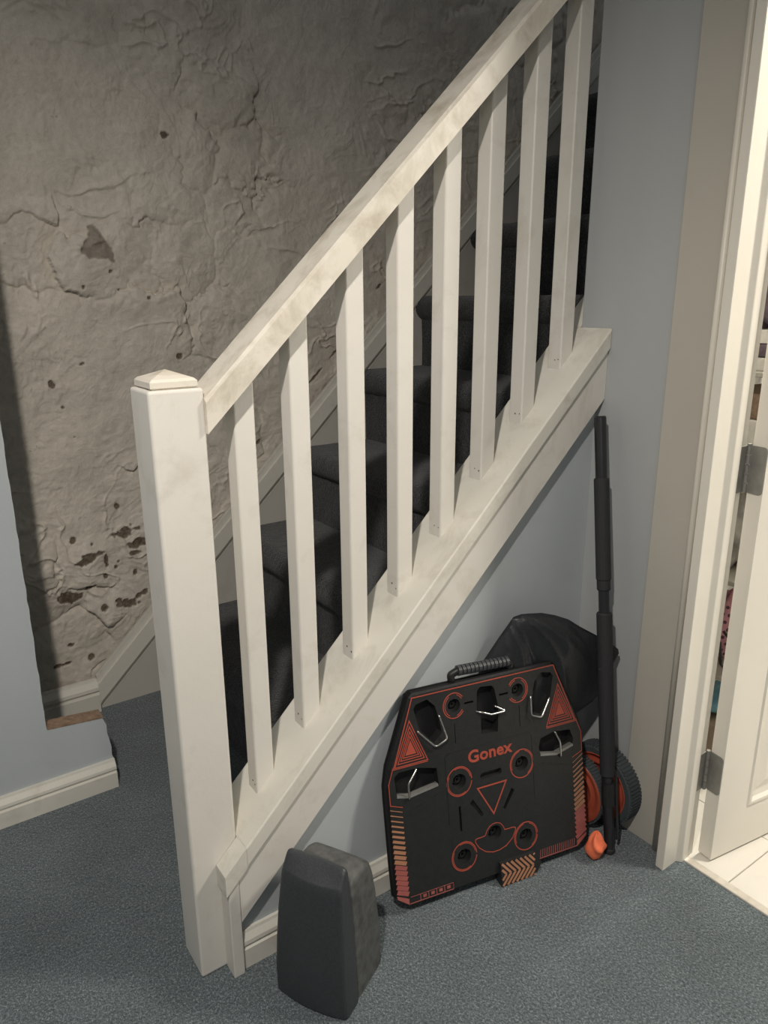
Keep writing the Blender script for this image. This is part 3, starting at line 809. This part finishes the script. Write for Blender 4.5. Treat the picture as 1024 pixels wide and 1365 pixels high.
# ================================================================== WHEELS
def wheel(cx, cy, cz, r, wd, hk=.80):
    """axis along x, facing -x"""
    bm = bmesh.new(); n = 72
    f = lambda rad, a, x: (x, cy + rad * math.cos(a), cz + rad * math.sin(a))
    prof = [(r * hk, cx), (r * max(.93, hk + .01), cx), (r * .975, cx + wd * .10), (r * .975, cx + wd * .90), (r * .93, cx + wd), (r * .78, cx + wd)]
    rg = [[bm.verts.new(f(q, 2 * math.pi * k / n, x)) for k in range(n)] for q, x in prof]
    for a, b in zip(rg, rg[1:] + rg[:1]):
        for k in range(n): bm.faces.new((a[k], a[(k + 1) % n], b[(k + 1) % n], b[k]))
    # tread lugs
    for k in range(n):
        a0 = 2 * math.pi * (k + .22) / n; a1 = 2 * math.pi * (k + .78) / n
        v = [[bm.verts.new(f(q, a, x)) for q, a in ((r * .95, a0), (r, a0), (r, a1), (r * .95, a1))] for x in (cx + wd * .04, cx + wd * .96)]
        for i in range(4): bm.faces.new((v[0][i], v[0][(i + 1) % 4], v[1][(i + 1) % 4], v[1][i]))
        bm.faces.new(v[0][::-1]); bm.faces.new(v[1])
    link('tyre', bm, M['tyre'], wh)
    bm = bmesh.new()
    prof = [(.0, cx + .002), (r * .13, cx + .002), (r * .16, cx + .007), (r * .50, cx + .010), (r * .54, cx + .004), (r * .60, cx + .004), (r * .64, cx + .010), (r * .74, cx + .006), (r * hk, cx - .002), (r * (hk + .01), cx + .001), (r * (hk + .01), cx + wd * .9), (0, cx + wd * .9)]
    rg = [[bm.verts.new(f(max(q, 1e-4), 2 * math.pi * k / 48, x)) for k in range(48)] for q, x in prof]
    for a, b in zip(rg, rg[1:]):
        for k in range(48): bm.faces.new((a[k], a[(k + 1) % 48], b[(k + 1) % 48], b[k]))
    bm.faces.new(rg[0]); bm.faces.new(rg[-1])
    link('hub', bm, M['orangep'], wh, smooth=True)
wh = thing('wheel_pair', 'pair of ridged grey wheels with orange hubs between the black board and wall', 'wheels', (.94, -.12, 0))
wheel(.950, -.138, .1005, .100, .040)
wheel(.9065, -.103, .0885, .088, .028, .93)
link('axle', tub([(.90, -.098, .0885), (.93, -.112, .092), (.955, -.125, .096)], .006, 10), M['tube'], wh)

# ================================================================== ORANGE FABRIC
def lumpy(name, cen, rad, mat, seed, folds=5, parent=None, squash=None, n=40, amp=.16):
    bm = bmesh.new(); bmesh.ops.create_uvsphere(bm, u_segments=n, v_segments=n // 2 + 6, radius=1)
    r3 = random.Random(seed); ph = [r3.uniform(0, 6.28) for _ in range(8)]
    for v in bm.verts:
        p = v.co.copy(); th_ = math.atan2(p.y, p.x)
        k = 1 + amp * .5 * math.sin(folds * th_ + 2.4 * p.z + ph[0]) + amp * .4 * math.sin(3 * p.z * 2 + 2 * th_ + ph[1]) + amp * .25 * math.sin(7 * p.z + 5 * th_ + ph[2])
        if squash: k *= squash(p)
        v.co = Vector((cen[0] + p.x * rad[0] * k, cen[1] + p.y * rad[1] * k, cen[2] + p.z * rad[2] * (1 + .1 * math.sin(4 * th_ + ph[3]))))
        v.co.z = max(v.co.z, .0015)
    return link(name, bm, mat, parent, smooth=True)
o = lumpy('fabric_tip', (.850, -.224, .035), (.024, .020, .036), M['orange'], 5, 4, squash=lambda p: 1 - .45 * max(0, p.z) - .15 * max(0, -p.z), amp=.22)
tag(o, 'small bright orange crumpled fabric piece between the board corner and the pole', 'fabric')

# ================================================================== BLACK BAG
outb = [(.620, .28), (.630, .40), (.6646, .4750), (.6952, .5241), (.7250, .5690), (.7420, .5735), (.7582, .5730), (.7870, .5710), (.8166, .5621), (.8480, .5480), (.8746, .5279), (.9150, .5010), (.9600, .4680), (.9700, .4590), (.9725, .4480), (.9660, .4340), (.9500, .4060), (.9440, .3800), (.9380, .3550), (.9185, .3335), (.8847, .3096), (.8650, .2860), (.8550, .2500), (.82, .21), (.72, .19), (.64, .20)]
def dist_poly(x, z):
    best = 9; n = len(outb)
    for i in range(n):
        ax, az = outb[i]; bx, bz = outb[(i + 1) % n]
        t = max(0, min(1, ((x - ax) * (bx - ax) + (z - az) * (bz - az)) / ((bx - ax) ** 2 + (bz - az) ** 2)))
        best = min(best, math.hypot(x - ax - t * (bx - ax), z - az - t * (bz - az)))
    return best
bm = bmesh.new()
ypl = lambda x: -.030 - (x - .66) * .385 if x > .66 else -.030
# triangulate the outline densely
vs_ = [bm.verts.new((x, 0, z_)) for x, z_ in outb]; fc = bm.faces.new(vs_)
bmesh.ops.triangulate(bm, faces=[fc])
for _ in range(6):
    bmesh.ops.subdivide_edges(bm, edges=[e for e in bm.edges if e.calc_length() > .009], cuts=1, use_grid_fill=False)
    bmesh.ops.triangulate(bm, faces=bm.faces[:])
    bmesh.ops.beautify_fill(bm, faces=bm.faces[:], edges=[e for e in bm.edges if not e.is_boundary])
geo = bmesh.ops.duplicate(bm, geom=bm.verts[:] + bm.edges[:] + bm.faces[:])
dupv = set(g for g in geo['geom'] if isinstance(g, bmesh.types.BMVert))
for v in bm.verts:
    x, z_ = v.co.x, v.co.z; d_ = dist_poly(x, z_); th_ = .026 * (1 - math.exp(-d_ / .018))
    th_ *= max(.2, min(1, (.925 - x) / .10))
    # folds: long creases radiating from the upper left peak
    a_ = math.atan2(z_ - .60, x - .70); rr_ = math.hypot(z_ - .60, x - .70)
    fold = -.011 * (1 - abs(math.sin(a_ * 4.2 + 2 + 4 * rr_))) ** 2 - .006 * (1 - abs(math.sin(a_ * 8 + 1.5 + rr_ * 14))) ** 3 + .004 * math.sin(x * 38 + z_ * 22) + .005 * (1 - abs(math.sin((x + z_ * .6) * 24))) ** 4
    fold *= max(.25, min(1, (.93 - x) / .1))
    k = (1 - math.exp(-d_ / .02))
    y = ypl(x)
    v.co.y = y - th_ + fold * k if v not in dupv else min(y + th_ * .35, -.0125)
    v.co.y = min(v.co.y, -.0125)
bmesh.ops.remove_doubles(bm, verts=bm.verts, dist=.0004)
bag = link('black_bag', bm, M['cloth'], smooth=True)
tag(bag, 'crumpled black nylon bag stuffed behind the target board', 'bag')
bm = bmesh.new(); tube(bm, [(.9045, -.155, .430), (.9045, -.152, .430)], .003, 10)
link('snap_button', bm, M['steel'], bag)

# ================================================================== CLUTTER BEYOND THE DOOR
rack = thing('storage_rack', 'pale storage rack seen through the gap beside the door hinge', 'rack', (1.5, -.15, 0))
for z_ in (.30, .555, .80, 1.055): link('shelf', box(1.30, 1.62, -.235, -.065, z_, z_ + .012, .002, 1), M['cream'], rack)
for x, y in ((1.605, -.225), (1.605, -.075), (1.305, -.075)): link('upright', box(x - .008, x + .008, y - .008, y + .008, 0, 1.5, .001, 1), M['cream'], rack)
def single(o, lab, cat): return tag(o, lab, cat)
single(link('cardboard_box', box(1.33, 1.58, -.225, -.075, 0, .155, .003), M['tan']), 'plain tan cardboard box low down in the door gap', 'box')
single(lumpy('blue_packet', (1.42, -.165, .192), (.085, .05, .036), M['bluepack'], 3, 3, amp=.1), 'shiny blue packet lying on the tan box', 'packet')
bm = bmesh.new(); tube(bm, [(1.32, -.20, .425)] + [(1.325 + .03 * math.sin(t_), -.215, .365 + .035 * math.cos(t_)) for t_ in [.4, .9, 1.5, 2.1, 2.8, 3.5, 4.2]] + [(1.31, -.20, .40)], .0035, 8)
pb = lumpy('pink_pouch', (1.42, -.155, .402), (.10, .062, .088), M['pinkbag'], 9, 3, amp=.08)
single(pb, 'pink fabric pouch with small dark spots on the rack', 'pouch')
sp_bm = bmesh.new(); r4 = random.Random(12)
from mathutils.bvhtree import BVHTree
dg = BVHTree.FromPolygons([v.co for v in pb.data.vertices], [tuple(p.vertices) for p in pb.data.polygons])
for i in range(13):
    for j in range(9):
        a = math.pi + (i - 6) * .2 + (j % 2) * .1; e = (j - 4) * .21
        d_ = Vector((math.cos(a) * math.cos(e), math.sin(a) * math.cos(e), math.sin(e)))
        c_ = Vector((1.42, -.155, .402)); hit = dg.ray_cast(c_ + d_ * .4, -d_)
        if hit[0]: tube(sp_bm, [hit[0] - hit[1] * .0005, hit[0] + hit[1] * .0008], .0048, 7)
link('printed_spots', sp_bm, M['plum'], pb)
cb_ = link('cable_loop', bm, M['dark'], smooth=True); single(cb_, 'thin black cable loop hanging below the pink pouch', 'cable')
single(lumpy('plastic_sack', (1.42, -.150, .672), (.10, .068, .104), M['sack'], 4, 6, amp=.2), 'crinkled grey polythene sack on the rack above the pink pouch', 'sack')
single(link('white_box', box(1.33, 1.56, -.215, -.080, .8125, .955, .004), M['paper']), 'white box on the rack behind the upper door hinge', 'box')
bb = link('brown_box', box(1.335, 1.55, -.215, -.09, .956, 1.015, .003), M['rawwood']); single(bb, 'flat brown box lying on the white box', 'box')
for i, (mt_, lb_) in enumerate((('paper', 'thick white paper pad at the bottom of the pile on the top rack shelf'), ('mag', 'purple-grey covered magazine between two white ones on the top rack shelf'), ('paper', 'white magazine lying directly under the dark cloth bundle'))):
    z_ = 1.0675 + i * .030; a = r4.uniform(-.02, .02)
    o = link('magazine', box(1.33 + abs(a), 1.56, -.222 + a * .3, -.09, z_, z_ + .028, .001, 1), M[mt_])
    tag(o, lb_, 'magazine', group='papers stacked on the top shelf')
single(lumpy('cloth_bundle', (1.44, -.150, 1.235), (.10, .066, .075), M['mag'], 8, 5, amp=.2), 'dark purple-grey cloth bundle on top of the magazines', 'cloth')
